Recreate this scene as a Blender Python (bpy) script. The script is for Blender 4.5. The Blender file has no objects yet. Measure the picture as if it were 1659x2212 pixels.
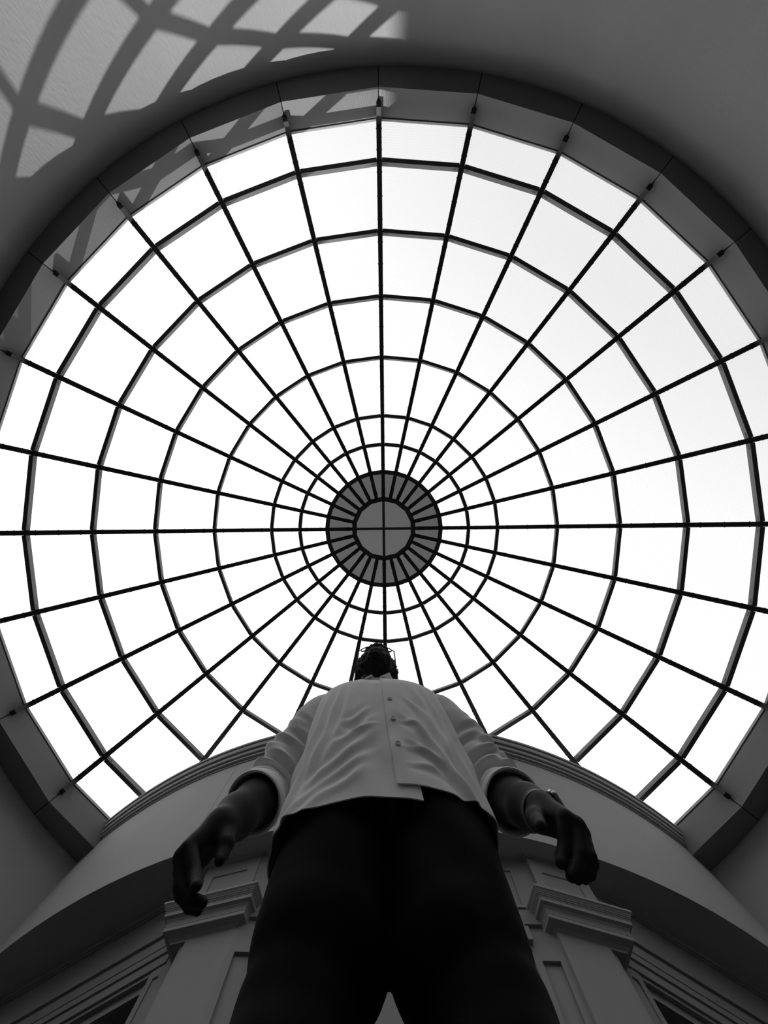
import bpy, math, random
import numpy as np
from mathutils import Vector

# ------------------------------------------------------------------ camera, sky, sun, exposure
scene = bpy.context.scene
COL = scene.collection
HC = 0.05                      # the phone lies on the floor
F, WPX, HPX = 830.0, 1659.0, 2212.0
PPX, PPY, TILT = 806.7, 1142.0, 0.0268

cam_d = bpy.data.cameras.new('camera')
cam = bpy.data.objects.new('camera', cam_d)
COL.objects.link(cam)
scene.camera = cam
cam_d.sensor_fit = 'AUTO'
cam_d.sensor_width = 36.0
cam_d.lens = F / HPX * 36.0
cam_d.shift_x = (WPX / 2 - PPX) / HPX
cam_d.shift_y = (PPY - HPX / 2) / HPX
cam_d.clip_start = 0.01
cam_d.clip_end = 1000
ca, sa = math.cos(TILT), math.sin(TILT)
from mathutils import Matrix
# image right = +X, image down = +Y, view = +Z, leaning 1.5 degrees
xl, yl, zl = Vector((ca, 0, sa)), Vector((0, -1, 0)), Vector((sa, 0, -ca))
cam.matrix_world = Matrix(((xl.x, yl.x, zl.x, 0), (xl.y, yl.y, zl.y, 0), (xl.z, yl.z, zl.z, HC), (0, 0, 0, 1)))

world = bpy.data.worlds.new('overcast_sky')
scene.world = world
world.use_nodes = True
wt = world.node_tree
wt.nodes.clear()
w_out = wt.nodes.new('ShaderNodeOutputWorld')
w_bg = wt.nodes.new('ShaderNodeBackground')
w_tc = wt.nodes.new('ShaderNodeTexCoord')
w_dot = wt.nodes.new('ShaderNodeVectorMath'); w_dot.operation = 'DOT_PRODUCT'
w_dot.inputs[1].default_value = (-0.55, 0.65, 0.0)       # bright haze lies to one side of the sky
w_map = wt.nodes.new('ShaderNodeMapRange')
w_map.inputs['From Min'].default_value = -0.55
w_map.inputs['From Max'].default_value = 0.5
w_map.inputs['To Min'].default_value = 0.93
w_map.inputs['To Max'].default_value = 1.85
w_noise = wt.nodes.new('ShaderNodeTexNoise'); w_noise.inputs['Scale'].default_value = 2.0
w_mul = wt.nodes.new('ShaderNodeMath'); w_mul.operation = 'MULTIPLY_ADD'
w_mul.inputs[1].default_value = 0.04; w_mul.inputs[2].default_value = -0.02
w_add = wt.nodes.new('ShaderNodeMath'); w_add.operation = 'ADD'
wt.links.new(w_tc.outputs['Generated'], w_dot.inputs[0])
wt.links.new(w_tc.outputs['Generated'], w_noise.inputs['Vector'])
wt.links.new(w_dot.outputs['Value'], w_map.inputs['Value'])
wt.links.new(w_noise.outputs['Fac'], w_mul.inputs[0])
wt.links.new(w_map.outputs['Result'], w_add.inputs[0])
wt.links.new(w_mul.outputs[0], w_add.inputs[1])
wt.links.new(w_add.outputs[0], w_bg.inputs['Strength'])
wt.links.new(w_bg.outputs[0], w_out.inputs[0])
w_bg.inputs['Color'].default_value = (1, 1, 1, 1)

SUN_AZ, SUN_EL, SUN_E = math.radians(-21.0), math.radians(31.0), 5.0
sun_d = bpy.data.lights.new('sun', 'SUN')
sun_d.energy = SUN_E
sun_d.angle = math.radians(0.7)
sun = bpy.data.objects.new('sun', sun_d)
COL.objects.link(sun)
to_sun = Vector((math.sin(SUN_AZ) * math.cos(SUN_EL), math.cos(SUN_AZ) * math.cos(SUN_EL), math.sin(SUN_EL)))
sun.rotation_euler = to_sun.to_track_quat('Z', 'Y').to_euler()
sun.location = (-6, 12, 20)

scene.view_settings.view_transform = 'Standard'
scene.view_settings.look = 'None'
scene.view_settings.exposure = 0.0
scene.view_settings.gamma = 1.0
scene.view_settings.use_curve_mapping = False

# ------------------------------------------------------------------ helpers
random.seed(4)


def P(px, py, h):
    """point of the place seen along a line of sight at height h above the lens"""
    u, v = (px - PPX) / F, (py - PPY) / F
    t = (u * ca - sa) / (ca + u * sa)
    return np.array((t * h, v * (ca - sa * t) * h, h + HC))


def tag(o, label=None, cat=None, group=None, kind=None):
    if label: o['label'] = label
    if cat: o['category'] = cat
    if group: o['group'] = group
    if kind: o['kind'] = kind
    return o


def empty(name, loc=(0, 0, 0)):
    o = bpy.data.objects.new(name, None)
    COL.objects.link(o)
    o.location = loc
    o.empty_display_size = 0.1
    return o


class MB:
    def __init__(s):
        s.v, s.f = [], []

    def add(s, verts, faces):
        n = len(s.v)
        s.v += [tuple(float(c) for c in p) for p in verts]
        s.f += [tuple(i + n for i in f) for f in faces]

    def box(s, c, ax, ay, az, hx, hy, hz):
        """box around c with half sizes along three unit axes"""
        c, ax, ay, az = (np.array(q, float) for q in (c, ax, ay, az))
        pts = [c + ax * hx * i + ay * hy * j + az * hz * k for i in (-1, 1) for j in (-1, 1) for k in (-1, 1)]
        s.add(pts, [(0, 1, 3, 2), (4, 6, 7, 5), (0, 4, 5, 1), (2, 3, 7, 6), (0, 2, 6, 4), (1, 5, 7, 3)])

    def loft(s, rings, closed=True, caps=True):
        n = len(rings[0])
        base = len(s.v)
        for r in rings: s.v += [tuple(float(c) for c in p) for p in r]
        m = n if closed else n - 1
        for i in range(len(rings) - 1):
            for j in range(m):
                a, b = base + i * n + j, base + i * n + (j + 1) % n
                s.f.append((a, b, b + n, a + n))
        if caps:
            s.f.append(tuple(base + j for j in reversed(range(n))))
            e = base + (len(rings) - 1) * n
            s.f.append(tuple(e + j for j in range(n)))

    def prism(s, poly, z0, z1):
        n = len(poly)
        s.loft([[(x, y, z0) for x, y in poly], [(x, y, z1) for x, y in poly]])

    def build(s, name, mat, parent=None, smooth=False, recalc=True):
        me = bpy.data.meshes.new(name)
        me.from_pydata(s.v, [], s.f)
        if recalc:
            import bmesh
            bm = bmesh.new(); bm.from_mesh(me)
            bmesh.ops.recalc_face_normals(bm, faces=bm.faces)
            bm.to_mesh(me); bm.free()
        if smooth is True:
            me.shade_smooth()
        elif smooth:
            me.shade_smooth()
            me.set_sharp_from_angle(angle=math.radians(smooth))
        me.materials.append(mat)
        o = bpy.data.objects.new(name, me)
        COL.objects.link(o)
        if parent is not None:
            o.parent = parent
            o.matrix_parent_inverse = parent.matrix_world.inverted() if parent.type != 'EMPTY' else Matrix.Translation(-Vector(parent.location))
        return o


def mat(name, albedo, rough=0.6, noise=0.0, nscale=8.0, bump=0.0, bscale=30.0, stretch=None, metallic=0.0, spec=0.3, sheen=0.0):
    m = bpy.data.materials.new(name)
    m.use_nodes = True
    nt = m.node_tree
    b = nt.nodes['Principled BSDF']
    b.inputs['Base Color'].default_value = (albedo, albedo, albedo, 1)
    b.inputs['Roughness'].default_value = rough
    b.inputs['Metallic'].default_value = metallic
    b.inputs['Specular IOR Level'].default_value = spec
    tc = nt.nodes.new('ShaderNodeTexCoord')
    mp = nt.nodes.new('ShaderNodeMapping')
    if stretch: mp.inputs['Scale'].default_value = stretch
    nt.links.new(tc.outputs['Object'], mp.inputs['Vector'])
    if noise:
        n = nt.nodes.new('ShaderNodeTexNoise')
        n.inputs['Scale'].default_value = nscale
        n.inputs['Detail'].default_value = 5
        nt.links.new(mp.outputs[0], n.inputs['Vector'])
        r = nt.nodes.new('ShaderNodeMapRange')
        r.inputs['From Min'].default_value = 0.3; r.inputs['From Max'].default_value = 0.7
        r.inputs['To Min'].default_value = albedo * (1 - noise); r.inputs['To Max'].default_value = albedo * (1 + noise)
        nt.links.new(n.outputs['Fac'], r.inputs['Value'])
        c = nt.nodes.new('ShaderNodeCombineColor')
        for k in range(3): nt.links.new(r.outputs[0], c.inputs[k])
        nt.links.new(c.outputs[0], b.inputs['Base Color'])
    if bump:
        n2 = nt.nodes.new('ShaderNodeTexNoise')
        n2.inputs['Scale'].default_value = bscale
        n2.inputs['Detail'].default_value = 4
        nt.links.new(mp.outputs[0], n2.inputs['Vector'])
        bp = nt.nodes.new('ShaderNodeBump')
        bp.inputs['Strength'].default_value = 0.6
        bp.inputs['Distance'].default_value = bump
        nt.links.new(n2.outputs['Fac'], bp.inputs['Height'])
        nt.links.new(bp.outputs[0], b.inputs['Normal'])
    return m


def glass_mat(name, dot_step, dot_r, tint):
    """clear glazing with a printed pattern of small dots"""
    m = bpy.data.materials.new(name)
    m.use_nodes = True
    nt = m.node_tree
    nt.nodes.clear()
    N = nt.nodes.new; L = nt.links.new
    out = N('ShaderNodeOutputMaterial')
    tr = N('ShaderNodeBsdfTransparent'); tr.inputs[0].default_value = (tint, tint, tint, 1)
    gl = N('ShaderNodeBsdfGlossy'); gl.inputs['Roughness'].default_value = 0.03
    mx = N('ShaderNodeMixShader'); mx.inputs[0].default_value = 0.03
    L(tr.outputs[0], mx.inputs[1]); L(gl.outputs[0], mx.inputs[2])
    df = N('ShaderNodeBsdfTranslucent'); df.inputs[0].default_value = (.72, .72, .72, 1)
    uv = N('ShaderNodeUVMap')
    sep = N('ShaderNodeSeparateXYZ'); L(uv.outputs[0], sep.inputs[0])

    def mth(op, a, b=None):
        n = N('ShaderNodeMath'); n.operation = op
        for i, q in enumerate((a, b)):
            if q is None: continue
            if isinstance(q, (int, float)): n.inputs[i].default_value = q
            else: L(q, n.inputs[i])
        return n.outputs[0]
    vy = mth('DIVIDE', sep.outputs[1], dot_step * 0.866)
    row = mth('FLOOR', vy)
    odd = mth('MULTIPLY', mth('FLOORED_MODULO', row, 2.0), 0.5)
    vx = mth('ADD', mth('DIVIDE', sep.outputs[0], dot_step), odd)
    fx = mth('SUBTRACT', mth('FRACT', vx), 0.5)
    fy = mth('MULTIPLY', mth('SUBTRACT', mth('FRACT', vy), 0.5), 0.866)
    d = mth('SQRT', mth('ADD', mth('MULTIPLY', fx, fx), mth('MULTIPLY', fy, fy)))
    dot = mth('LESS_THAN', d, dot_r / dot_step)
    mx2 = N('ShaderNodeMixShader')
    L(dot, mx2.inputs[0]); L(mx.outputs[0], mx2.inputs[1]); L(df.outputs[0], mx2.inputs[2])
    L(mx2.outputs[0], out.inputs[0])
    return m


def cap_mat(name, t, d):
    """smoked sheet of the vent cap: a little daylight passes through it"""
    m = bpy.data.materials.new(name)
    m.use_nodes = True
    nt = m.node_tree
    nt.nodes.clear()
    out = nt.nodes.new('ShaderNodeOutputMaterial')
    a = nt.nodes.new('ShaderNodeBsdfTransparent'); a.inputs[0].default_value = (t, t, t, 1)
    b = nt.nodes.new('ShaderNodeBsdfDiffuse'); b.inputs[0].default_value = (d, d, d, 1)
    s = nt.nodes.new('ShaderNodeAddShader')
    nt.links.new(a.outputs[0], s.inputs[0]); nt.links.new(b.outputs[0], s.inputs[1])
    nt.links.new(s.outputs[0], out.inputs[0])
    return m


M = dict(
    plaster=mat('white_plaster', .33, .75, noise=.05, nscale=1.2, bump=.007, bscale=34, stretch=(1, 1, .45)),
    fascia=mat('painted_render', .42, .7, noise=.04, nscale=1.0, bump=.003, bscale=9),
    paint=mat('painted_stone', .31, .6, noise=.03, nscale=3, bump=.001, bscale=60),
    curb=mat('curb_sheet_metal', .19, .5, noise=.04, nscale=2),
    backing=mat('dark_joint_backing', .03, .9),
    bounce_band=mat('dark_bounce_band', .12, .5),
    floor=mat('dark_stone_floor', .04, .5, noise=.1, nscale=5),
    steel=mat('dark_steel', .075, .5, noise=.1, nscale=20, spec=.4),
    steel_rib=mat('black_steel', .04, .5, noise=.1, nscale=20, spec=.4),
    steel_edge=mat('grey_glazing_edge', .22, .5),
    dark_room=mat('dark_room', .06, .9),
    glass=glass_mat('dotted_glazing', .036, .0042, .985),
    glass2=glass_mat('dense_dotted_glazing', .030, .006, .96),
    cap=cap_mat('smoked_cap_sheet', .28, .05),
    cap2=cap_mat('smoked_hub_sheet', .285, .05),
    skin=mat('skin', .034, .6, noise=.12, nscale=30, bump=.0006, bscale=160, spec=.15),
    nail=mat('nail', .34, .35),
    hair=mat('black_hair', .012, .7, bump=.002, bscale=220),
    shirt=mat('white_cotton', .9, .85, noise=.02, nscale=6, bump=.0007, bscale=70, spec=.1),
    button=mat('grey_button', .62, .35),
    trousers=mat('black_trousers', .004, .85, noise=.2, nscale=9, bump=.001, bscale=40, spec=.1),
    shoe=mat('black_shoe', .015, .4),
    strap=mat('dark_watch_strap', .06, .5),
    case=mat('watch_case', .35, .25, metallic=1.0),
    frame=mat('black_spectacle_frame', .015, .4),
    eye=mat('eye_white', .6, .3),
    concrete=mat('pale_tower_concrete', .4, .8, noise=.1),
)
M['lens'] = glass_mat('spectacle_lens', .5, .0, .93)

# ------------------------------------------------------------------ big numbers of the room (heights are above the lens)
HG = 6.10                       # springing of the glass dome
RG = 1.072 * HG
RISE = 1.1
HA = 890.0 / 955.0 * HG         # lower arris of the curb
RW = HA * 1000.0 / F                       # inside of the round wall
HW = HA            # where the curb soffit meets the wall
HB = 4.20                       # soffit of the balcony
XC, YC, RF = 0.10, 10.18, 6.98  # the bowed balcony front, in plan
NR = 28
ROT = -0.012


def pol(r, a):
    """plan point at radius r, angle a clockwise from image-up"""
    return (r * math.sin(a), -r * math.cos(a))


# ------------------------------------------------------------------ setting: floor, round wall, curb
m = MB()
m.prism([pol(RW + .3, 2 * math.pi * k / 96) for k in range(96)], -.12, 0)
tag(m.build('floor', M['floor']), 'dark stone floor of the round hall', kind='structure')

m = MB()
rings = []
for k in range(193):
    a = 2 * math.pi * k / 192
    rings.append([(*pol(RW, a), 0), (*pol(RW, a), HW + HC), (*pol(RW + .02, a), HW + HC + .02), (*pol(RW + .36, a), HW + HC + .02), (*pol(RW + .36, a), 0)])
m.loft(rings, closed=True, caps=False)
tag(m.build('wall_round', M['plaster'], smooth=40), 'tall round plaster wall under the glass dome', kind='structure')

m = MB()  # dark lining added out of view, so the lower wall bounces less light
rings = []
for k in range(97):
    a = 2 * math.pi * k / 96
    rings.append([(*pol(RW - .001, a), 0), (*pol(RW - .05, a), 0), (*pol(RW - .05, a), 3.55), (*pol(RW - .03, a), 3.6), (*pol(RW - .001, a), 3.6)])
m.loft(rings, closed=True, caps=False)
tag(m.build('trim_3', M['bounce_band'], smooth=40), 'unseen dark band added round the foot of the wall to cut bounced light', kind='structure')

curb = tag(empty('trim_1', (0, 0, HA + HC)), 'panelled curb ring between the round wall and the glass dome', kind='structure')
m = MB()
rings = []
for k in range(NR + 1):
    a = 2 * math.pi * k / NR + ROT
    rings.append([(*pol(RG + .02, a), HA + HC + .012), (*pol(RW + .03, a), HW + HC + .015), (*pol(RW + .34, a), HW + HC + .04), (*pol(RW + .30, a), HG + HC + .03), (*pol(RG + .02, a), HG + HC + .03)])
m.loft(rings, closed=True, caps=False)
m.build('curb_backing', M['backing'], curb)
for j in range(NR):
    a0, a1 = 2 * math.pi * j / NR + ROT, 2 * math.pi * (j + 1) / NR + ROT
    g = .0011
    p0, p1 = np.array(pol(RG, a0)), np.array(pol(RG, a1))
    e = (p1 - p0) / np.linalg.norm(p1 - p0)
    p0, p1 = p0 + e * .007, p1 - e * .007
    o0, o1 = p0 * (1 + .0165 / RG), p1 * (1 + .0165 / RG)
    m = MB()
    m.loft([[(*p0, HA + HC), (*o0, HA + HC), (*o0, HG + HC), (*p0, HG + HC)], [(*p1, HA + HC), (*o1, HA + HC), (*o1, HG + HC), (*p1, HG + HC)]])
    m.build('curb_panel', M['curb'], curb)
    m = MB()
    rings = []
    for i in range(7):
        t = i / 6
        q = o0 + (o1 - o0) * t
        a = a0 + g + (a1 - a0 - 2 * g) * t
        o = np.array(pol(RW + .005, a))
        rings.append([(*q, HA + HC), (*o, HW + HC), (*o, HW + HC + .01), (*q, HA + HC + .01)])
    m.loft(rings)
    m.build('soffit_panel', M['curb'], curb)

# ------------------------------------------------------------------ glass dome
RHO = [1.072, .9623, .7774, .6072, .4482, .2952, .2205, .148, .078]
RS = (RG ** 2 + RISE ** 2) / 2 / RISE
ZS = HG + RISE - RS


def on_cap(rho):
    A, B, C = rho * rho + 1, -2 * ZS, ZS * ZS - RS * RS
    h = (-B + math.sqrt(B * B - 4 * A * C)) / 2 / A
    return math.asin(rho * h / RS)


TH = [on_cap(r) for r in RHO]


def cap_pt(th, a, off=0.0):
    r = (RS + off) * math.sin(th)
    return np.array((*pol(r, a), ZS + (RS + off) * math.cos(th) + HC))


def frame_at(th, a):
    n = np.array((*pol(math.sin(th), a), math.cos(th)))
    t = np.array((math.cos(a), math.sin(a), 0))
    mer = np.cross(t, n)
    return n, t, mer


dome = tag(empty('glass_dome', (0, 0, HG + HC)), 'shallow glass dome of dark steel ribs and rings above the round hall', 'skylight')
GOFF = .16
RIB_W = [.085, .083, .080, .076, .073, .070, .068, .066, .064]
for j in range(NR):
    a = 2 * math.pi * j / NR + ROT
    m = MB()
    rings = []
    for i in range(len(TH)):
        n, t, mer = frame_at(TH[i], a)
        w = RIB_W[i] / 2
        b, u = cap_pt(TH[i], a), cap_pt(TH[i], a, GOFF)
        rings.append([b - t * w, b + t * w, u + t * w, u - t * w])
    m.loft(rings)
    # foot bracket standing on the curb face
    t = np.array((math.cos(a), math.sin(a), 0)); r_ = np.array((*pol(1, a), 0)); zz = np.array((0, 0, 1))
    m.box(np.array((*pol(RG - .055, a), HG + HC - .06)), t, r_, zz, .036, .045, .17)
    if True:   # splice plates where the rib meets the hub
        n, t2, mer = frame_at(TH[8], a)
        c = cap_pt(TH[8], a, .03) + (cap_pt(TH[7], a, .03) - cap_pt(TH[8], a, .03)) * .22
        m.box(c, t2, mer, n, .036, .03, .04)
        c = cap_pt(TH[8], a, .03) + (cap_pt(TH[7], a, .03) - cap_pt(TH[8], a, .03)) * .36
        m.box(c, t2, mer, n, .036, .012, .04)
    rib = m.build('rib', M['steel_rib'], dome)
    m = MB()
    for i in range(len(TH) - 2):
        npc = 3 if i in (1, 2, 3, 4) else 2
        for q in range(npc):
            f = (q + .5) / npc
            th = TH[i] + (TH[i + 1] - TH[i]) * f
            n, t, mer = frame_at(th, a)
            w = RIB_W[i] + (RIB_W[i + 1] - RIB_W[i]) * f
            for s in (-1, 1):
                m.box(cap_pt(th, a, .02) + t * s * (w / 2 + .001), t, mer, n, .005, .006, .007)
    c = m.build('glazing_clips', M['steel_rib'], rib)
    c['kind'] = 'stuff'

RING_W = {0: .03, 1: .062, 2: .060, 3: .056, 4: .052, 5: .058, 6: .062, 7: .075, 8: .085}
RING_D = {0: .06, 1: .12, 2: .115, 3: .11, 4: .10, 5: .07, 6: .06, 7: .06, 8: .08}
for i in range(0, 9):
    for j in range(NR):
        if i == 8 and j % 2: continue        # the hub ring has fourteen sides
        st = 2 if i == 8 else 1
        a0, a1 = 2 * math.pi * j / NR + ROT, 2 * math.pi * (j + st) / NR + ROT
        am = (a0 + a1) / 2
        n, t, mer = frame_at(TH[i], am)
        b0, b1 = cap_pt(TH[i], a0), cap_pt(TH[i], a1)
        w, d = RING_W[i] / 2, RING_D[i]
        e = (b1 - b0) / np.linalg.norm(b1 - b0)
        mer = np.cross(e, n)
        trim = .0 if i in (7, 8) else RIB_W[i] / 2
        m = MB()
        rr = []
        lift = .012
        for p in (b0 + e * trim, b1 - e * trim):
            q = p + n * lift
            rr.append([q - mer * w, q + mer * w, q + mer * w + n * d, q - mer * w + n * d])
        m.loft(rr)
        if 1 <= i <= 4:
            for p, s in ((b0, 1), (b1, -1)):   # two bolt heads at each end of the web
                for k in (.05, .085):
                    for sd in (-1, 1):
                        m.box(p + e * s * (trim + k) + n * (lift + d * .45) + mer * sd * w, e, mer, n, .010, .005, .010)
        m.build('ring_bar' if i else 'edge_bar', M['steel'] if i else M['steel_edge'], dome)

for i in range(8):
    for j in range(NR):
        a0, a1 = 2 * math.pi * j / NR + ROT, 2 * math.pi * (j + 1) / NR + ROT
        lo_off = .05 if i == 0 else GOFF
        q = [cap_pt(TH[i], a0, lo_off), cap_pt(TH[i], a1, lo_off), cap_pt(TH[i + 1], a1, GOFF), cap_pt(TH[i + 1], a0, GOFF)]
        n, t, mer = frame_at((TH[i] + TH[i + 1]) / 2, (a0 + a1) / 2)
        m = MB()
        up = [p + n * .012 for p in q]
        m.add(q + up, [(0, 1, 2, 3), (7, 6, 5, 4), (0, 4, 5, 1), (1, 5, 6, 2), (2, 6, 7, 3), (3, 7, 4, 0)])
        mt = M['glass'] if i < 6 else (M['glass2'] if i == 6 else M['cap'])
        o = m.build('pane' if i < 7 else 'cap_panel', mt, dome, recalc=False)
        uvl = o.data.uv_layers.new(name='UVMap')
        cc = sum(q) / 4
        for lp in o.data.loops:
            v = np.array(o.data.vertices[lp.vertex_index].co) - cc
            uvl.data[lp.index].uv = (float(v @ t) + 5, float(v @ mer) + 5)
# hub: cross bars and four milky quadrants
hub_r = cap_pt(TH[8], 0)[1] * -1
hz = cap_pt(TH[8], 0)[2]
for k in range(4):
    m = MB()
    pts = [(0.0, 0.0)] + [pol(hub_r, ROT + math.pi / 2 * k + math.pi / 2 * q / 8) for q in range(9)]
    m.prism(pts, hz + .10, hz + .112)
    m.build('hub_pane', M['cap2'], dome)
for k in range(2):
    a = ROT + math.pi / 2 * k
    m = MB()
    m.box((0, 0, hz + .05 + .004 * k), (*pol(1, a), 0), (math.cos(a), math.sin(a), 0), (0, 0, 1), hub_r, .024, .05)
    m.build('cross_bar', M['steel'], dome)

# ------------------------------------------------------------------ bowed balcony front, its cornice and soffit


def arc(r, a):
    return (XC + r * math.sin(a), YC - r * math.cos(a))


A_END = math.radians(53.5)
front = tag(empty('wall_front', (XC, YC - RF, HB + HC)), 'bowed plain plaster balcony front curving across the hall', kind='structure')
for b0, b1 in ((-A_END, math.radians(-19.4)), (math.radians(-19.4) + .0007, A_END)):
    m = MB()
    rings = []
    for k in range(61):
        a = b0 + (b1 - b0) * k / 60
        rings.append([(*arc(RF, a), HB + HC), (*arc(RF - .2, a), HB + HC), (*arc(RF - .2, a), HG + HC - .05), (*arc(RF, a), HG + HC - .05)])
    m.loft(rings)
    m.build('plaster_panel', M['fascia'], front, smooth=30)
corn = tag(empty('trim_2', (XC, YC - RF, HG + HC)), 'stepped cornice moulding along the top of the bowed balcony front', kind='structure')
CPROF = [[(0, -.30), (.015, -.298), (.015, -.285), (0, -.28)],
         [(0, -.262), (.045, -.258), (.048, -.250), (.048, -.228), (0, -.225)],
         [(0, -.215), (.070, -.205), (.078, -.19), (.080, -.150), (0, -.148)],
         [(0, -.14), (.105, -.125), (.115, -.10), (.118, -.055), (0, -.05)],
         [(-.22, -.045), (.135, -.04), (.14, -.02), (.14, 0), (-.22, 0)]]
for prof in CPROF:
    m = MB()
    rings = []
    for k in range(121):
        a = -A_END + 2 * A_END * k / 120
        rings.append([(*arc(RF + o, a), HG + HC + z) for o, z in prof])
    m.loft(rings)
    m.build('cornice_moulding', M['fascia'], corn, smooth=25)
m = MB()   # fine bead row under the cornice
for k in range(240):
    a = -A_END + 2 * A_END * (k + .5) / 240
    c = arc(RF + .006, a)
    m.box((*c, HG + HC - .272), (math.cos(a), math.sin(a), 0), (math.sin(a), -math.cos(a), 0), (0, 0, 1), .018, .008, .006)
tag(m.build('bead_row', M['fascia'], corn), kind='stuff')
m = MB()
poly = [arc(RF - .199, -A_END + 2 * A_END * k / 60) for k in range(61)]
ang = [math.atan2(poly[-1][0], -poly[-1][1]), math.atan2(poly[0][0], -poly[0][1]) % (2 * math.pi)]
for k in range(1, 24):
    a = ang[0] + (ang[1] - ang[0]) * k / 24
    poly.append(pol(RW + .05, a))
m.prism(poly, HB + HC, HB + HC + .25)
tag(m.build('ceiling', M['fascia']), 'dark underside of the bowed balcony', kind='structure')

# ------------------------------------------------------------------ faceted core wall under the balcony (pilasters, bays)
PA, SA = math.radians(14.6), math.radians(31.0)   # plan angle of the pilaster faces and of the side bays
IX, IY = 1.425, 3.585                             # inner corner of a pilaster face, from the axis XC
SW_ = -2.256


def side_frame(s):
    """axes of one side: pilaster face dir, outward normal; bay dir, normal, foot"""
    e = np.array((s * math.cos(PA), math.sin(PA), 0)); n = np.array((s * math.sin(PA), -math.cos(PA), 0))
    d = np.array((s * math.cos(SA), math.sin(SA), 0)); nb = np.array((s * math.sin(SA), -math.cos(SA), 0))
    foot = nb * (SW_ + s * .035) + np.array((XC, 0, 0))
    return e, n, d, nb, foot


Zv = np.array((0, 0, 1.0))


def slab(mb, o, e, n, s0, s1, n0, n1, z0, z1):
    """box from s0..s1 along e, n0..n1 along n, z0..z1 (heights above the lens)"""
    c = o + e * (s0 + s1) / 2 + n * (n0 + n1) / 2
    c = np.array((c[0], c[1], (z0 + z1) / 2 + HC))
    mb.box(c, e, n, Zv, abs(s1 - s0) / 2, abs(n1 - n0) / 2, abs(z1 - z0) / 2)


# centre bay behind the man
cw = tag(empty('wall_back', (XC, IY, 0)), 'flat panelled wall bay under the balcony behind the standing man', kind='structure')
oc, ex, ny = np.array((XC, IY, 0)), np.array((1.0, 0, 0)), np.array((0, -1.0, 0))
m = MB(); slab(m, oc, ex, ny, -IX - .05, IX + .05, -.3, -.03, -HC, HB); m.build('wall_face', M['paint'], cw)
m = MB(); slab(m, oc, ex, ny, -IX, IX, -.03, 0, 3.52, HB); m.build('frieze', M['paint'], cw)
for s in (-1, 1):
    m = MB()
    slab(m, oc, ex, ny, s * (IX - .27), s * (IX - .21), -.03, 0, -HC, 3.45)
    slab(m, oc, ex, ny, s * (IX - .06), s * IX, -.03, 0, -HC, 3.45)
    slab(m, oc, ex, ny, s * (IX - .21), s * (IX - .06), -.03, 0, 3.225, 3.45)
    slab(m, oc, ex, ny, s * (IX - .21), s * (IX - .06), -.03, 0, -HC, .5)
    m.build('jamb_panel', M['paint'], cw)
for z0, z1, pr in ((3.455, 3.517, .02), (3.345, 3.455, .05), (3.297, 3.345, .012)):
    m = MB(); slab(m, oc, ex, ny, -IX + .27 - pr * .6, IX - .27 + pr * .6, -.03, pr, z0, z1); m.build('architrave_band', M['paint'], cw)
m = MB()
for s0, s1, z0, z1 in ((-1.24, 1.24, 4.05, 4.075), (-1.24, 1.24, 3.66, 3.685), (-1.24, -1.215, 3.685, 4.05), (1.215, 1.24, 3.685, 4.05)):
    slab(m, oc, ex, ny, s0, s1, 0, .015, z0, z1)
m.build('frieze_panel_edge', M['paint'], cw)

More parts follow.
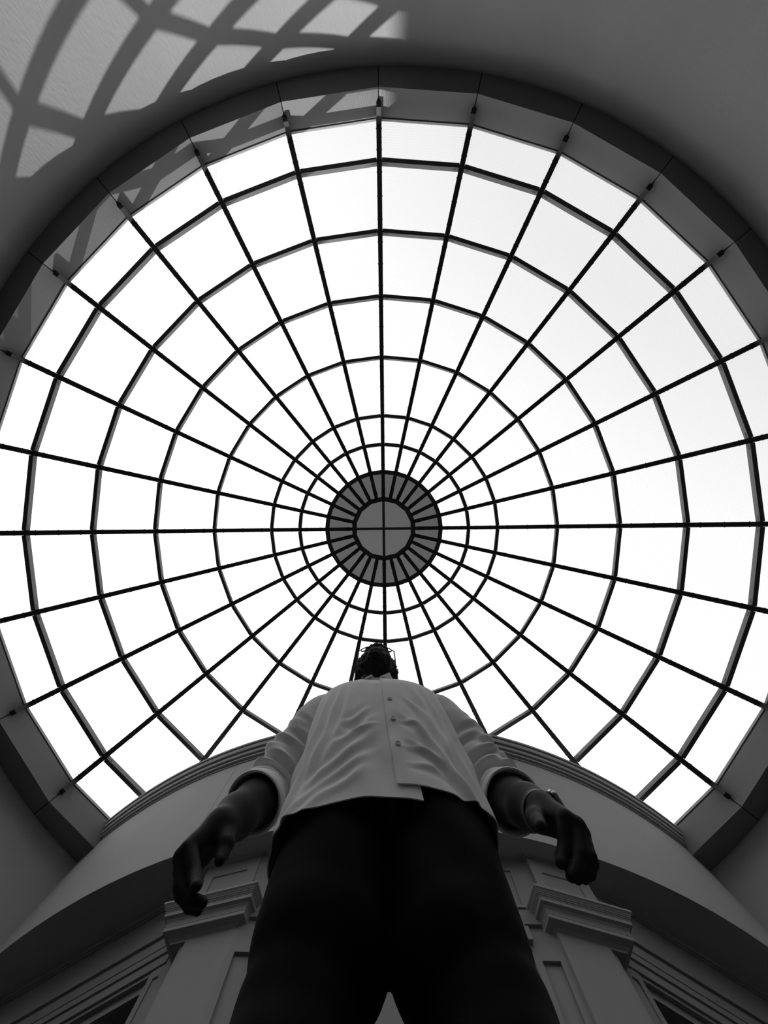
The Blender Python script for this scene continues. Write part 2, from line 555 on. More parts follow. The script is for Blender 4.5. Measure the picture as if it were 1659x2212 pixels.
for s, side in ((-1, 'left'), (1, 'right')):
    e, n, d, nb, foot = side_frame(s)
    o = np.array((XC + s * IX, IY - (.04 if s > 0 else 0), 0))
    # ---- pilaster
    pil = tag(empty('pilaster', (o[0], o[1], 0)), ('white pilaster with stepped capital behind the hand without a watch' if s < 0 else 'white pilaster with stepped capital behind the hand wearing the watch'), 'pilaster', 'pilasters under the balcony')
    W, WA, BK = .47, .61, -.40
    m = MB(); slab(m, o, e, n, 0, W, BK, 0, -HC, 3.45); m.build('shaft', M['paint'], pil)
    m = MB(); slab(m, o, e, n, W, W + .05, BK, -.03, -HC, 3.60); m.build('backing_strip', M['paint'], pil)
    att = MB(); slab(att, o, e, n, 0, WA, BK, 0, 3.60, HB)
    at = att.build('attic_block', M['paint'], pil)
    m = MB()      # thin raised frame of the attic panel
    fr = .012
    for s0, s1, z0, z1 in ((0, WA, 4.03, HB - .03), (0, .115, 3.60, 4.03), (WA - .115, WA, 3.60, 4.03)):
        slab(m, o, e, n, s0, s1, 0, fr, z0, z1)
    m.build('panel_frame', M['paint'], at)
    m = MB()
    for q, (pr, z0, z1) in enumerate(((.03, HB - .03, HB), )):
        slab(m, o, e, n, -pr, WA + pr, BK, pr, z0, z1)
    m.build('top_moulding', M['paint'], at)
    # capital: profile (overhang, height) swept round front and both returns
    prof = [(.0, 3.400), (.004, 3.412), (.030, 3.432), (.060, 3.448), (.075, 3.455), (.078, 3.459), (.078, 3.486), (.070, 3.489), (.070, 3.494), (.074, 3.498), (.074, 3.508),
            (.080, 3.530), (.095, 3.550), (.118, 3.564), (.118, 3.596), (.122, 3.600), (.122, 3.606), (.128, 3.610), (.130, 3.617), (.136, 3.621), (.138, 3.628), (.142, 3.632), (.150, 3.645), (.160, 3.655), (.160, 3.673), (.0, 3.676)]
    cap = tag(empty('capital', tuple(o[:2]) + (3.4 + HC,)))
    segs = [(0, 8, 'lower_moulding'), (7, 11, 'bead'), (10, 15, 'corona'), (14, 26, 'crown_moulding')]
    cap_root = None
    R_EXTRA = .15
    for a_, b_, nm in segs:
        m = MB()
        rings = []
        for ov, z in prof[a_:b_]:
            pts = [o - e * ov + n * BK, o - e * ov + n * ov, o + e * (W + R_EXTRA + ov) + n * ov, o + e * (W + R_EXTRA + ov) + n * BK]
            rings.append([(p[0], p[1], z + HC) for p in pts])
        m.loft(rings)
        if cap_root is None:
            bpy.data.objects.remove(cap)
            cap_root = m.build('capital', M['paint'], pil)
        else:
            m.build(nm, M['paint'], cap_root)
    # ---- side bay wall with its dark doorway
    bay = tag(empty('wall_' + side, tuple(foot[:2] + d[:2] * 3.6) + (0,)), 'moulded wall bay with a dark doorway on the side of the ' + ('bare wrist' if s < 0 else 'watch'), kind='structure')
    S0, D0, D1, S1 = 3.45, (3.88 if s > 0 else 4.0), 5.62, 6.45
    m = MB()
    slab(m, foot, d, nb, S0, D0, -.35, -.11, -HC, 3.78); slab(m, foot, d, nb, D1, S1, -.35, -.11, -HC, 3.78)
    slab(m, foot, d, nb, D0, D1, -.35, -.11, 3.387, 3.78)
    m.build('wall_face', M['paint'], bay)
    m = MB(); slab(m, foot, d, nb, S0, S1, -.35, 0, 3.78, HB); m.build('frieze', M['paint'], bay)
    m = MB(); slab(m, foot, d, nb, S0, S1, 0, .03, HB - .06, HB); slab(m, foot, d, nb, S0, S1, 0, .015, HB - .085, HB - .06); m.build('frieze_moulding', M['paint'], bay)
    for p_, z0, z1, s_in in ((-.026, 3.660, 3.78, 0), (-.033, 3.592, 3.660, .01), (-.050, 3.497, 3.592, .03), (-.070, 3.462, 3.497, .05)):
        m = MB(); slab(m, foot, d, nb, D0 - .16 + s_in, 5.85 - s_in, -.12, p_, z0, z1); m.build('architrave_band', M['paint'], bay)
    m = MB()    # jamb strip with a sunk panel
    j0, j1 = D0 - .135, D0 - .065
    slab(m, foot, d, nb, S0, j0, -.12, -.045, -HC, 3.462); slab(m, foot, d, nb, j1, D0, -.12, -.045, -HC, 3.462)
    slab(m, foot, d, nb, j0, j1, -.12, -.045, 3.385, 3.462); slab(m, foot, d, nb, j0, j1, -.12, -.058, -HC, 3.385)
    slab(m, foot, d, nb, S0, D0 - .16, -.12, -.0449, 3.462, 3.78)
    m.build('jamb_panel', M['paint'], bay)
    m = MB()    # unlit passage behind the doorway
    slab(m, foot, d, nb, D0 - .1, D1 + .1, -2.0, -1.9, -HC, 3.5)
    slab(m, foot, d, nb, D0 - .1, D1 + .1, -2.0, -.36, 3.45, 3.55)
    slab(m, foot, d, nb, D0 - .1, D0 - .02, -2.0, -.36, -HC, 3.5); slab(m, foot, d, nb, D1 + .02, D1 + .1, -2.0, -.36, -HC, 3.5)
    m.build('passage', M['dark_room'], bay)

# ------------------------------------------------------------------ upper storeys of the house behind the balcony: they shade one half of the wall
wing = tag(empty('wall_outside', (-2.2, 17.5, 0)), 'tall plain upper wing of the house rising behind the bowed balcony', kind='structure')
m = MB(); m.box((-2.2, 18.5, 11.0), (1, 0, 0), (0, 1, 0), (0, 0, 1), 6.2, 3.0, 11.0); m.build('wall', M['concrete'], wing)
m = MB(); m.box((-2.2, 18.5, 21.8), (1, 0, 0), (0, 1, 0), (0, 0, 1), 6.35, 3.15, .15); m.build('parapet_cap', M['concrete'], wing)

# ------------------------------------------------------------------ the standing man: smooth bodies grown from distance fields


class Field:
    """union of rounded shapes, turned into one continuous skin"""

    def __init__(s): s.p = []

    def cone(s, a, b, ra, rb, k=.012):
        a, b = np.array(a, float), np.array(b, float)
        s.p.append(('c', a, b, ra, rb, k, (a + b) / 2, np.linalg.norm(a - b) / 2 + max(ra, rb)))
        return s

    def chain(s, pts, rs, k=.012):
        for i in range(len(pts) - 1): s.cone(pts[i], pts[i + 1], rs[i], rs[i + 1], k)
        return s

    def ell(s, c, r, k=.02, rot=None):
        c, r = np.array(c, float), np.array(r, float)
        s.p.append(('e', c, r, rot, None, k, c, float(r.max())))
        return s

    def dist(s, p, X):
        if p[0] == 'c':
            ab = p[2] - p[1]
            t = np.clip(((X - p[1]) @ ab) / (ab @ ab + 1e-12), 0, 1)
            return np.linalg.norm(X - p[1] - t[..., None] * ab, axis=-1) - (p[3] + (p[4] - p[3]) * t)
        q = X - p[1]
        if p[3] is not None: q = q @ p[3]
        k0 = np.linalg.norm(q / p[2], axis=-1)
        k1 = np.linalg.norm(q / (p[2] ** 2), axis=-1) + 1e-9
        return k0 * (k0 - 1) / k1

    def mesh(s, h, warp=None, margin=.03, B=24):
        lo = np.min([p[6] - p[7] for p in s.p], axis=0) - margin
        hi = np.max([p[6] + p[7] for p in s.p], axis=0) + margin
        n = np.ceil((hi - lo) / h).astype(int) + 1
        V = np.full(n, 1.0, np.float32)
        for i in range(0, n[0], B):
            for j in range(0, n[1], B):
                for k in range(0, n[2], B):
                    e = np.minimum((i + B, j + B, k + B), n)
                    c = lo + (np.array((i, j, k)) + e) / 2 * h
                    rad = np.linalg.norm(e - np.array((i, j, k))) / 2 * h
                    ps = [p for p in s.p if np.linalg.norm(c - p[6]) < rad + p[7] + margin]
                    if not ps: continue
                    g = np.stack(np.meshgrid(*[lo[a] + h * np.arange((i, j, k)[a], e[a]) for a in range(3)], indexing='ij'), -1)
                    d = None
                    for p in ps:
                        q = s.dist(p, g)
                        if d is None: d = q; continue
                        kk = p[5]
                        t = np.maximum(kk - np.abs(d - q), 0) / kk
                        d = np.minimum(d, q) - t * t * kk / 4
                    if warp is not None: d = d + warp(g)
                    V[i:e[0], j:e[1], k:e[2]] = d
        return nets(V, lo, h)


def nets(V, lo, h):
    ins = V < 0
    c = np.zeros(np.array(V.shape) - 1, np.int8)
    sl = [slice(0, -1), slice(1, None)]
    for a in (0, 1):
        for b in (0, 1):
            for d in (0, 1): c += ins[sl[a], sl[b], sl[d]]
    act = np.argwhere((c > 0) & (c < 8))
    idx = np.full(c.shape, -1, np.int64)
    idx[tuple(act.T)] = np.arange(len(act))
    corners = np.array([(a, b, d) for a in (0, 1) for b in (0, 1) for d in (0, 1)])
    vals = np.stack([V[tuple((act + q).T)] for q in corners], 1)
    acc = np.zeros((len(act), 3)); cnt = np.zeros(len(act))
    for i in range(8):
        for j in range(i + 1, 8):
            if np.abs(corners[i] - corners[j]).sum() != 1: continue
            a, b = vals[:, i], vals[:, j]
            m_ = (a < 0) != (b < 0)
            t = np.where(m_, a / np.where(m_, a - b, 1), 0)
            acc += m_[:, None] * (corners[i] + t[:, None] * (corners[j] - corners[i]))
            cnt += m_
    verts = lo + (act + acc / np.maximum(cnt, 1)[:, None]) * h
    faces = []
    for ax in range(3):
        b1, b2 = (ax + 1) % 3, (ax + 2) % 3
        A = np.take(ins, range(ins.shape[ax] - 1), ax); Bn = np.take(ins, range(1, ins.shape[ax]), ax)
        e = np.argwhere(A != Bn)
        e = e[(e[:, b1] > 0) & (e[:, b2] > 0) & (e[:, b1] < idx.shape[b1]) & (e[:, b2] < idx.shape[b2])]
        u1, u2 = np.zeros(3, int), np.zeros(3, int); u1[b1] = 1; u2[b2] = 1
        q = np.stack([idx[tuple((e - u1 - u2).T)], idx[tuple((e - u2).T)], idx[tuple(e.T)], idx[tuple((e - u1).T)]], 1)
        fl = ~A[tuple(e.T)]
        q[fl] = q[fl][:, ::-1]
        faces.append(q)
    return verts, np.concatenate(faces)


def put(name, vf, material, parent=None):
    v, f = vf
    me = bpy.data.meshes.new(name)
    me.vertices.add(len(v)); me.vertices.foreach_set('co', v.astype(np.float32).ravel())
    me.loops.add(f.size); me.loops.foreach_set('vertex_index', f.astype(np.int32).ravel())
    me.polygons.add(len(f)); me.polygons.foreach_set('loop_start', np.arange(0, f.size, 4, dtype=np.int32))
    me.update(calc_edges=True)
    me.shade_smooth()
    me.materials.append(material)
    o = bpy.data.objects.new(name, me)
    COL.objects.link(o)
    if parent is not None: o.parent = parent
    return o


def tube(name, pts, rad, material, parent, seg=8, closed=False):
    m = MB()
    pts = [np.array(p, float) for p in pts]
    rings = []
    n = len(pts)
    for i, p in enumerate(pts):
        a = pts[(i - 1) % n] if closed else pts[max(i - 1, 0)]
        b = pts[(i + 1) % n] if closed else pts[min(i + 1, n - 1)]
        d = (b - a) / (np.linalg.norm(b - a) + 1e-9)
        u = np.cross(d, (0, .3, 1.0)); u /= np.linalg.norm(u) + 1e-9
        w = np.cross(d, u)
        rings.append([p + rad * (u * math.cos(t) + w * math.sin(t)) for t in np.linspace(0, 2 * math.pi, seg, endpoint=False)])
    if closed: rings.append(rings[0])
    m.loft(rings, caps=not closed)
    return m.build(name, material, parent, smooth=True)


HX, HY = -.031, .60     # head axis
SH = {-1: np.array((-.203, .66, 1.385)), 1: np.array((.188, .66, 1.385))}
EL = {-1: np.array((-.325, .735, 1.11)), 1: np.array((.325, .735, 1.115))}
WR = {-1: P(477, 1788, .815), 1: P(1170, 1754, .825)}

body = Field()
body.ell((.01, .685, .93), (.165, .10, .14)).ell((.0, .67, 1.08), (.15, .10, .17)).ell((-.008, .65, 1.28), (.175, .105, .19), .04)
body.cone((-.16, .66, 1.38), (.145, .66, 1.38), .050, .050, .03)
body.cone((-.02, .640, 1.42), (HX, .605, 1.58), .060, .056, .03)
body.ell((HX, .607, 1.675), (.074, .092, .098), .02).ell((HX, .575, 1.605), (.058, .066, .062), .03)
body.cone((HX - .012, .532, 1.568), (HX + .012, .532, 1.568), .02, .02, .02)
body.cone((HX, .518, 1.665), (HX, .500, 1.630), .008, .013, .012)
for s in (-1, 1):
    body.cone((HX + s * .007, .508, 1.626), (HX + s * .012, .511, 1.626), .008, .008, .006)         # nostrils
    body.cone((HX + s * .012, .517, 1.678), (HX + s * .042, .530, 1.676), .009, .008, .012)         # brow
    body.cone((HX + s * .035, .532, 1.635), (HX + s * .055, .56, 1.64), .016, .016, .02)            # cheek
    body.ell((HX + s * .080, .617, 1.645), (.011, .021, .032), .008)                                # ear
    body.ell((HX + s * .083, .624, 1.625), (.009, .011, .012), .006)                                # ear lobe
body.cone((HX - .018, .515, 1.600), (HX + .018, .515, 1.600), .006, .006, .006)
body.cone((HX - .015, .517, 1.590), (HX + .015, .517, 1.590), .007, .007, .006)
for s in (-1, 1):
    fa = WR[s] - EL[s]
    body.chain([SH[s], SH[s] * .45 + EL[s] * .55, EL[s]], [.052, .048, .042], .03)
    body.chain([EL[s], EL[s] + fa * .3, EL[s] + fa * .72, WR[s]], [.044, .052, .044, .0355], .02)
    hip = np.array((.01 + s * .095, .69, .90)); kn = np.array(((-.110, .138)[s > 0], .675, .5)); an = np.array(((-.125, .155)[s > 0], .70, .10))
    body.chain([hip, hip * .5 + kn * .5, kn], [.085, .074, .056], .03)
    body.chain([kn, kn * .65 + an * .35, an], [.056, .053, .036], .02)
    body.chain([an + (0, .02, -.04), an + (0, -.10, -.055), an + (0, -.20, -.07)], [.035, .032, .022], .02)


def pts(*q): return [P(*t) for t in q]


FING = .004
FS = dict(index=1.22, middle=1.18, ring=1.15, pinky=1.15, thumb=1.18)
HAND = {
    -1: dict(index=(pts((409, 1832, .745), (421, 1890, .700), (424, 1908, .675), (424, 1914, .655)), [.0125, .0105, .0092, .0078]),
             middle=(pts((392, 1851, .740), (391, 1916, .695), (413, 1944, .675), (437, 1950, .665)), [.0125, .0108, .0095, .0080]),
             ring=(pts((391, 1880, .745), (392, 1932, .705), (410, 1958, .690), (428, 1966, .682)), [.0120, .0102, .0090, .0076]),
             pinky=(pts((400, 1902, .755), (404, 1941, .725), (416, 1957, .712), (428, 1960, .705)), [.0105, .0090, .0080, .0068]),
             thumb=(pts((486, 1806, .795), (488, 1822, .765), (480, 1845, .745), (475, 1858, .728)), [.0170, .0135, .0112, .0085])),
    1: dict(index=(pts((1219, 1766, .755), (1221, 1828, .720), (1212, 1854, .700), (1211, 1864, .686)), [.0125, .0105, .0092, .0078]),
            middle=(pts((1246, 1782, .748), (1255, 1845, .702), (1246, 1879, .682), (1234, 1893, .672)), [.0125, .0108, .0095, .0080]),
            ring=(pts((1258, 1802, .748), (1274, 1850, .706), (1264, 1885, .690), (1247, 1899, .683)), [.0120, .0104, .0090, .0076]),
            pinky=(pts((1266, 1826, .755), (1280, 1864, .722), (1275, 1888, .708), (1262, 1900, .700)), [.0105, .0092, .0080, .0068]),
            thumb=(pts((1156, 1764, .800), (1157, 1767, .765), (1164, 1778, .735), (1168, 1784, .712)), [.0170, .0135, .0112, .0085])),
}
for s in (-1, 1):
    w = WR[s]
    for f, (p, r) in HAND[s].items():
        if f == 'thumb':
            body.cone(w, p[1], .020, .016, .012)
        else:
            q = {'index': .024, 'middle': .022, 'ring': .021, 'pinky': .020}[f]
            off = {'index': -.012, 'middle': -.004, 'ring': .006, 'pinky': .014}[f]
            body.cone(w + np.array((0, off, 0)), p[0], q, r[0] + .0025, .016)
    i_, m_ = HAND[s]['index'][0][0], HAND[s]['pinky'][0][0]
    body.cone(i_ * .8 + w * .2, m_ * .8 + w * .2, .013, .012, .012)
for s in (-1, 1):
    for f, (p, r) in HAND[s].items():
        for i in range(3): body.cone(p[i], p[i + 1], r[i] * FS[f], r[i + 1] * FS[f], FING)
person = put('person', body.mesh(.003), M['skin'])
tag(person, 'bearded man in a white shirt and black trousers standing over the lens with loose hands', 'person')

# thumb nails
for s in (-1, 1):
    p, r = HAND[s]['thumb']
    d = p[3] - p[2]; d /= np.linalg.norm(d)
    up = -p[3] / np.linalg.norm(p[3]) if s < 0 else np.array((.3, -1.0, .3))
    up = up - d * (up @ d); up /= np.linalg.norm(up)
    sd = np.cross(d, up)
    nail = Field().ell(p[2] * .25 + p[3] * .75 + up * (r[3] * .78), (.0085, .0060, .0028), rot=np.stack([d, sd, up], 1))
    tag(put('thumb_nail', nail.mesh(.0007, margin=.004), M['nail'], person), 'pale thumb nail')
for s in (-1, 1):
    put('eye', Field().ell((HX + s * .032, .532, 1.657), (.012, .012, .012)).mesh(.0015, margin=.006), M['eye'], person)
    tag(put('iris', Field().ell((HX + s * .032, .5222, 1.656), (.0058, .0030, .0058)).mesh(.0008, margin=.004), M['frame'], person), 'dark iris')


def curls(g, amp=.006):
    x, y, z = g[..., 0] * 120, g[..., 1] * 120, g[..., 2] * 120
    return amp * (np.sin(x + np.sin(y * 1.3)) * np.sin(y * 1.1 + np.sin(z)) * np.sin(z * .9 + np.sin(x * 1.2)) + .5 * np.sin(2.3 * x + 1) * np.sin(2.1 * y) * np.sin(2.5 * z + 2))


hair = Field()
hair.ell((HX, .622, 1.703), (.080, .088, .082), .02)
hair.cone((HX - .020, .560, 1.742), (HX + .020, .560, 1.742), .036, .036, .03)
hair.cone((HX - .010, .541, 1.748), (HX + .010, .540, 1.750), .030, .031, .02)
for s in (-1, 1):
    hair.cone((HX + s * .068, .60, 1.70), (HX + s * .074, .595, 1.650), .018, .010, .02)
hair.cone((HX - .05, .675, 1.64), (HX + .05, .675, 1.64), .032, .032, .03)
rs = random.Random(3)
for q in range(46):
    a, b = rs.uniform(0, 6.28), rs.uniform(.0, 1.0)
    c = np.array((HX + .072 * b * math.cos(a), .60 + .078 * b * math.sin(a), 1.768 - .05 * b * b))
    hair.cone(c, c + np.array((rs.uniform(-.008, .008), rs.uniform(-.012, .004), .014)), .006, .0035, .004)
put('hair', hair.mesh(.0022, curls, margin=.02), M['hair'], person)
beard = Field()
for s in (-1, 1):
    beard.chain([(HX + s * .070, .598, 1.66), (HX + s * .063, .580, 1.605), (HX + s * .040, .545, 1.572), (HX, .509, 1.566)], [.013, .021, .021, .034], .02)
    beard.chain([(HX + s * .064, .574, 1.668), (HX + s * .058, .552, 1.622), (HX + s * .034, .522, 1.590), (HX, .508, 1.585)], [.013, .018, .022, .020], .015)
    beard.cone((HX, .502, 1.612), (HX + s * .028, .513, 1.603), .010, .009, .008)
    beard.cone((HX + s * .026, .516, 1.604), (HX + s * .028, .522, 1.575), .007, .014, .006)
put('beard', beard.mesh(.0022, lambda g: curls(g, .004), margin=.015), M['hair'], person)

# spectacles
gl = tag(empty('spectacles', (HX, .50, 1.655)), 'black framed spectacles on the bearded face', 'spectacles')
tube('bridge', [(HX - .010, .500, 1.660), (HX, .496, 1.664), (HX + .010, .500, 1.660)], .002, M['frame'], gl)
for s in (-1, 1):
    loop = []
    for k in range(28):
        t = 2 * math.pi * k / 28
        cx_, sx_ = math.cos(t), math.sin(t)
        u = .027 * math.copysign(abs(cx_) ** .6, cx_); v = .021 * math.copysign(abs(sx_) ** .6, sx_)
        loop.append((HX + s * .036 + u, .499 + .9 * max(0, abs(s * .036 + u) - .03) ** 1 * .35, 1.655 + v))
    tube('lens_rim', loop, .0022, M['frame'], gl, closed=True)
    m = MB()
    m.add(loop + [(x, y - .0012, z) for x, y, z in loop], [tuple(range(28)), tuple(reversed(range(28, 56)))] + [(k, (k + 1) % 28, 28 + (k + 1) % 28, 28 + k) for k in range(28)])
    lo_ = m.build('lens', M['lens'], gl)
    lo_.data.uv_layers.new(name='UVMap')
    tube('temple', [(HX + s * .063, .509, 1.664), (HX + s * .074, .515, 1.663), (HX + s * .079, .55, 1.662), (HX + s * .083, .610, 1.664), (HX + s * .084, .63, 1.650)], .0024, M['frame'], gl)

# trousers and shoes
tr = Field()
tr.ell((.01, .69, .95), (.195, .115, .14), .05)
LEGC = {-1: [(-.085, .705, .87), (-.106, .69, .67), (-.121, .685, .59), (-.125, .675, .50), (-.126, .70, .07)], 1: [(.107, .705, .87), (.124, .69, .67), (.147, .685, .59), (.152, .675, .50), (.158, .70, .07)]}
for s in (-1, 1):
    tr.chain(LEGC[s], [.138, .1115, .088, .083, .098], .012)


def creases(g):
    x, y, z = g[..., 0], g[..., 1], g[..., 2]
    return .0035 * np.sin(22 * z + 14 * x + 3 * np.sin(9 * x)) * np.sin(17 * x + 8 * z) + np.where(z < .04, (.04 - z) * 1.0, 0)


trousers = put('trousers', tr.mesh(.006, creases, margin=.04), M['trousers'], person)
for s in (-1, 1):
    an = np.array(LEGC[s][4])
    sh = Field().chain([an + (0, .05, -.02), an + (0, -.06, -.028), an + (s * .01, -.19, -.036)], [.046, .046, .033], .03)
    put('shoe', sh.mesh(.005, lambda g: np.where(g[..., 2] < .012, (.012 - g[..., 2]) * 4, 0), margin=.02), M['shoe'], person)

# ------------------------------------------------------------------ shirt
ZT = np.array([.84, .86, .95, 1.05, 1.15, 1.25, 1.33, 1.39, 1.43, 1.455, 1.475, 1.49])
FY = np.array([.549, .548, .540, .526, .515, .508, .508, .520, .545, .560, .560, .556])
BY = np.array([.825, .82, .80, .785, .78, .78, .78, .775, .77, .755, .72, .69])
AW = np.array([.246, .243, .232, .222, .215, .212, .214, .220, .214, .172, .098, .072])
CX = np.array([.006, .006, .004, .0, -.005, -.008, -.010, -.010, -.012, -.016, -.022, -.024])
_zz = np.linspace(.78, 1.55, 309)
_k = np.exp(-(np.arange(-20, 21) / 7.0) ** 2); _k /= _k.sum()
FY, BY, AW, CX = (np.convolve(np.pad(np.interp(_zz, ZT, q), 20, mode='edge'), _k, 'valid') for q in (FY, BY, AW, CX))
ZT = _zz


def shirt_pt(phi, z, off=0.0):
    f, b, a, c = (np.interp(z, ZT, q) for q in (FY, BY, AW, CX))
    cs, sn = np.cos(phi), np.sin(phi)
    ex = .86                                       # squarish section: flat chest, rounded sides
    sx = np.sign(sn) * np.abs(sn) ** ex
    sy = np.sign(cs) * np.abs(cs) ** ex
    x = c + (a + off) * sx
    mid, hd = (f + b) / 2, (b - f) / 2
    y = mid - (hd + off) * sy
    return x, y


FOLDS = [  # (angle, height) start, end, depth, width
    (-.85, 1.34, -1.15, .86, .011, .020), (-.60, 1.33, -.90, .86, .009, .016), (-1.15, 1.36, -1.35, .95, .012, .022), (-.42, 1.28, -.66, .92, .006, .013),
    (-.10, 1.05, -.75, .90, .007, .012), (-.06, 1.13, -.48, 1.02, .005, .010), (-.08, .99, -.80, .86, .007, .012), (-.15, .93, -.55, .86, .006, .012),
    (-.12, 1.17, -.40, 1.10, .004, .009), (-.05, 1.09, -.40, 1.06, .004, .008),
    (.40, 1.32, .80, .95, .008, .016), (.62, 1.34, 1.05, .88, .009, .018), (.95, 1.36, 1.30, .88, .012, .022), (.22, 1.12, .85, .88, .008, .011),
    (.20, 1.10, .48, 1.06, .005, .008), (.18, 1.00, .62, .97, .004, .010), (.25, 1.02, .98, .86, .007, .010), (.18, .94, .60, .93, .004, .010), (.30, 1.22, .62, 1.08, .006, .011)]


def fold_disp(phi, z):
    d = np.zeros_like(phi)
    for p0, z0, p1, z1, A, w in FOLDS:
        A = A * 1.0
        a0, a1 = p0 * .2, p1 * .2
        ux, uz = a1 - a0, z1 - z0
        L = math.hypot(ux, uz)
        ux, uz = ux / L, uz / L
        t = ((phi * .2 - a0) * ux + (z - z0) * uz) / L
        q = (phi * .2 - a0) * uz - (z - z0) * ux + .010 * np.sin(np.clip(t, 0, 1) * math.pi) + .0015 * np.sin(5 * t + 900 * A)
        sm = lambda e0, e1, u: np.clip((u - e0) / (e1 - e0), 0, 1) ** 2 * (3 - 2 * np.clip((u - e0) / (e1 - e0), 0, 1))
        fade = sm(-.15, .35, t) * (1 - sm(.85, 1.25, t)) if z1 > .87 else sm(-.15, .35, t)
        w = w * (.8 + .5 * np.clip(t, 0, 1))
        d += (A * np.exp(-(q / w) ** 2) - .5 * A * np.exp(-((q - 1.8 * w) / (1.2 * w)) ** 2)) * fade
    d += .0025 * np.sin(26 * z + 9 * phi + 2 * np.sin(5 * phi)) * np.exp(-((z - 1.0) / .14) ** 2)
    d += .0018 * np.sin(41 * z - 13 * phi) * np.exp(-((z - 1.05) / .12) ** 2)
    return d


def edge_phi(z):   # where the overlapping front edge runs
    xe = np.interp(z, [.86, 1.0, 1.2, 1.4, 1.5], [.0225, .0105, -.003, -.012, -.016])
    return (xe - np.interp(z, ZT, CX)) / np.interp(z, ZT, AW)


NP_, NZ_ = 300, 130
outer, inner = [], []
for i in range(NZ_):
    v = i / (NZ_ - 1)
    row = np.linspace(0, 1, NP_)
    pe = edge_phi(.86 + v * .62)
    phi = pe + row * (2 * math.pi + .20)
    w = ((phi + math.pi) % (2 * math.pi)) - math.pi     # signed angle from the front
    under = np.clip((row - .925) / .035, 0, 1); under = under * under * (3 - 2 * under)            # the last stretch slides under the first
    back = np.clip((np.abs(w) - 1.9) / 1.2, 0, 1)
    hem = np.where(row < .5, .880 - .004 * np.sin(4 * w), .830 + .016 * np.exp(-(w / .35) ** 2) + .003 * np.sin(5 * w)) * (1 - back) + .850 * back
    z = hem + v * (1.488 - hem)
    off = fold_disp(np.where(row > .5, phi - 2 * math.pi, phi), z) - .006 * under
    off = off * np.clip((1.46 - z) / .06, 0, 1)
    x, y = shirt_pt(phi, z, off)
    xi, yi = shirt_pt(phi, z, off - .0028)
    outer.append(np.stack([x, y, z], 1)); inner.append(np.stack([xi, yi, z], 1))
m = MB()
n = NP_
V_ = np.concatenate(outer + inner)
m.v = [tuple(q) for q in V_.tolist()]
H_ = NZ_ * n
fs = []
for i in range(NZ_ - 1):
    for j in range(n - 1):
        a = i * n + j
        fs.append((a, a + 1, a + n + 1, a + n)); fs.append((H_ + a, H_ + a + n, H_ + a + n + 1, H_ + a + 1))
for j in range(n - 1):
    fs.append((j, H_ + j, H_ + j + 1, j + 1)); a = (NZ_ - 1) * n + j; fs.append((a, a + 1, H_ + a + 1, H_ + a))
for i in range(NZ_ - 1):
    a = i * n; fs.append((a, a + n, H_ + a + n, H_ + a)); a = i * n + n - 1; fs.append((a, H_ + a, H_ + a + n, a + n))
m.f = fs
shirt = m.build('shirt', M['shirt'], person, smooth=50)
tag(shirt, 'white cotton shirt hanging open at the neck')

# buttons down the overlapping edge
for z in (1.205, 1.105, 1.0):
    ph = float(edge_phi(z)) + .014 / .21
    x, y = shirt_pt(np.array([ph]), np.array([z]), fold_disp(np.array([ph]), np.array([z])) + .0022)
    x2, y2 = shirt_pt(np.array([ph]), np.array([z - .02]), 0); x3, y3 = shirt_pt(np.array([ph]), np.array([z + .02]), 0)
    c = np.array((x[0], y[0], z))
    up = np.array((0, y3[0] - y2[0], .04)); up /= np.linalg.norm(up)
    rt = np.array((1, 0.06, 0)); nn = np.cross(rt, up); nn /= np.linalg.norm(nn)
    if nn[1] > 0: nn = -nn
    m = MB()
    ring = lambda r, h: [c + nn * h + r * (rt * math.cos(t) + up * math.sin(t)) for t in np.linspace(0, 2 * math.pi, 20, endpoint=False)]
    m.loft([ring(.0068, -.002), ring(.0070, .0008), ring(.0064, .0016), ring(.0050, .0014), ring(.0046, .0006), ring(.0006, .0006)])
    for k in range(4):
        t = math.pi / 4 + k * math.pi / 2
        m.box(c + nn * .0008 + .0018 * (rt * math.cos(t) + up * math.sin(t)), rt, up, nn, .0007, .0007, .0004)
    m.build('button', M['button'], shirt, smooth=30)

# collar: band round the neck and two leaves standing open
m = MB()
rings = []
for t in np.linspace(.22, 2 * math.pi - .22, 40):
    lean = .02 * (math.cos(t))
    q = lambda r, z: (-.025 + r * math.sin(t), .628 - r * 1.02 * math.cos(t), z)
    rings.append([q(.071, 1.455), q(.0745, 1.455), q(.0715, 1.500), q(.082, 1.470), q(.0845, 1.470), q(.0735, 1.506), q(.068, 1.506)])
m.loft(rings)
m.build('collar_band', M['shirt'], shirt, smooth=40)


def leaf(corners, thick=.003):
    m = MB()
    c = [np.array(q) for q in corners]
    nrm = np.cross(c[1] - c[0], c[2] - c[0]); nrm /= np.linalg.norm(nrm)
    m.loft([[q - nrm * thick / 2 for q in c], [q + nrm * thick / 2 for q in c]])
    return m


leaf([P(820, 1476, 1.395), P(821, 1461, 1.420), P(841, 1452.5, 1.470), P(850, 1472, 1.42), P(836, 1477, 1.395)]).build('collar_leaf', M['shirt'], shirt)
leaf([P(778, 1476, 1.42), P(793, 1462, 1.44), P(803, 1457, 1.465), P(815, 1472, 1.41), P(804, 1478, 1.395)]).build('collar_leaf', M['shirt'], shirt)


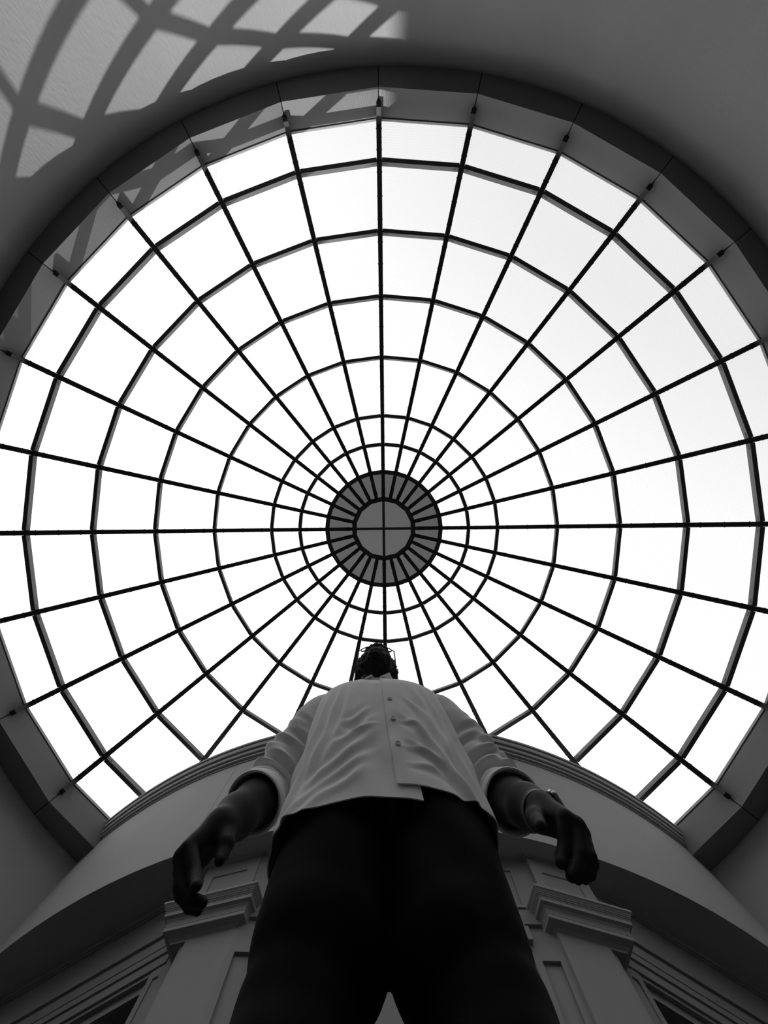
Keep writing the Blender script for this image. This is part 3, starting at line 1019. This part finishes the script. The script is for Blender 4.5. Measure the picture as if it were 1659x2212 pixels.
def sweep(path, radii, seg=40, disp=None, squash=1.0):
    path = [np.array(p, float) for p in path]
    rings = []
    ref = np.array((0, -1.0, 0.2))
    n = len(path)
    for i, p in enumerate(path):
        d = path[min(i + 1, n - 1)] - path[max(i - 1, 0)]
        d /= np.linalg.norm(d)
        u = ref - d * (ref @ d); u /= np.linalg.norm(u)
        w = np.cross(d, u)
        ring = []
        for k in range(seg):
            t = 2 * math.pi * k / seg
            r = radii[i] + (disp(i / (n - 1), t) if disp else 0)
            ring.append(p + r * (u * math.cos(t) + w * math.sin(t) * squash))
        rings.append(ring)
    return rings


for s in (-1, 1):
    fa = WR[s] - EL[s]
    A0 = np.array((s * .10 - .01, .665, 1.385))
    ctrl = [A0, SH[s] + np.array((-s * .004, 0, 0)), SH[s] * .5 + EL[s] * .5 + np.array((s * .010, 0, 0)), EL[s] + np.array((s * .004, 0, 0)), EL[s] + fa * .34]
    rad = [.058, .084, .076, .070, .066]
    cl = np.cumsum([0] + [np.linalg.norm(ctrl[i + 1] - ctrl[i]) for i in range(4)]); cl /= cl[-1]
    ts = np.linspace(0, 1, 70)
    path = np.stack([np.interp(ts, cl, [c[a] for c in ctrl]) for a in range(3)], 1)
    for _ in range(14): path[1:-1] = path[1:-1] * .5 + (path[:-2] + path[2:]) * .25
    rr = np.interp(ts, cl, rad)

    def wr(t, a, s=s):
        k = math.exp(-((t - .68) / .22) ** 2)
        f = .0085 * k * (math.sin(62 * t + 1.6 * math.sin(a + s) + 1.1 * math.sin(2 * a)) + .6 * math.sin(97 * t - 2.2 * math.cos(a - .6 * s)))
        g = .0045 * math.sin(3 * a + 5 * t + s) * (1 - t) + .003 * math.sin(7 * t * 3 + 2 * a)
        return f + g
    m = MB()
    o_ = sweep(path, rr, 56, wr)
    i_ = sweep(path[::-1], (rr - .003)[::-1], 56, lambda t, a: wr(1 - t, a))
    # reversed path keeps its own frame, so only the outer skin is closed by the cuff
    m.loft(o_, caps=False)
    slv = m.build('sleeve', M['shirt'], shirt, smooth=True)
    # rolled cuff: three stacked turns and a rim folded inwards
    d = fa / np.linalg.norm(fa)
    e0 = path[-1]
    prof = [(-.062, .0655), (-.060, .0700), (-.045, .0715), (-.042, .0705), (-.040, .0740), (-.024, .0752), (-.021, .0742), (-.019, .0775), (-.002, .0782), (.004, .0765), (.004, .0725), (-.002, .0695), (-.03, .0650), (-.055, .0600)]
    ref = np.array((0, -1.0, 0.2)); u = ref - d * (ref @ d); u /= np.linalg.norm(u); w = np.cross(d, u)
    rings = []
    for z, r in prof:
        rings.append([e0 + d * (z + .004 * math.sin(a * 2 + s)) + (r - .004 + .0015 * math.sin(3 * a + 40 * z)) * (u * math.cos(a) + w * math.sin(a)) for a in np.linspace(0, 2 * math.pi, 56, endpoint=False)])
    m = MB(); m.loft(rings, caps=False)
    m.build('cuff', M['shirt'], shirt, smooth=60)

# wristwatch
s = 1
d = WR[1] - EL[1]; d /= np.linalg.norm(d)
c0 = WR[1] - d * .006
outd = P(1206, 1729, .83) - P(1170, 1750, .83); outd -= d * (outd @ d); outd /= np.linalg.norm(outd)
w = np.cross(d, outd)
m = MB()
rings = []
for a in np.linspace(0, 2 * math.pi, 49):
    q = lambda r, z: c0 + d * z + r * (outd * math.cos(a) * 1.0 + w * math.sin(a))
    rings.append([q(.0355, -.010), q(.0395, -.009), q(.0395, .009), q(.0355, .010)])
m.loft(rings, closed=True, caps=False)
watch = tag(empty('wristwatch', tuple(c0)), 'dark strapped wristwatch with a bright square case on one wrist', 'watch')
m.build('strap', M['strap'], watch, smooth=40)
m = MB()
ringc = []
for hh, a_, b_ in ((.0, .016, .018), (.002, .0180, .0205), (.008, .0180, .0205), (.0105, .0155, .0180)):
    ring = []
    for k in range(24):
        t = 2 * math.pi * k / 24
        cx_, sx_ = math.cos(t), math.sin(t)
        ring.append(c0 + outd * (.037 + hh) + d * a_ * math.copysign(abs(cx_) ** .5, cx_) + w * b_ * math.copysign(abs(sx_) ** .5, sx_))
    ringc.append(ring)
m.loft(ringc)
wcase = m.build('watch_case', M['case'], watch, smooth=40)
m = MB()
m.box(c0 + outd * .0478, d, w, outd, .0135, .0155, .0006)
m.build('watch_face', M['frame'], wcase)
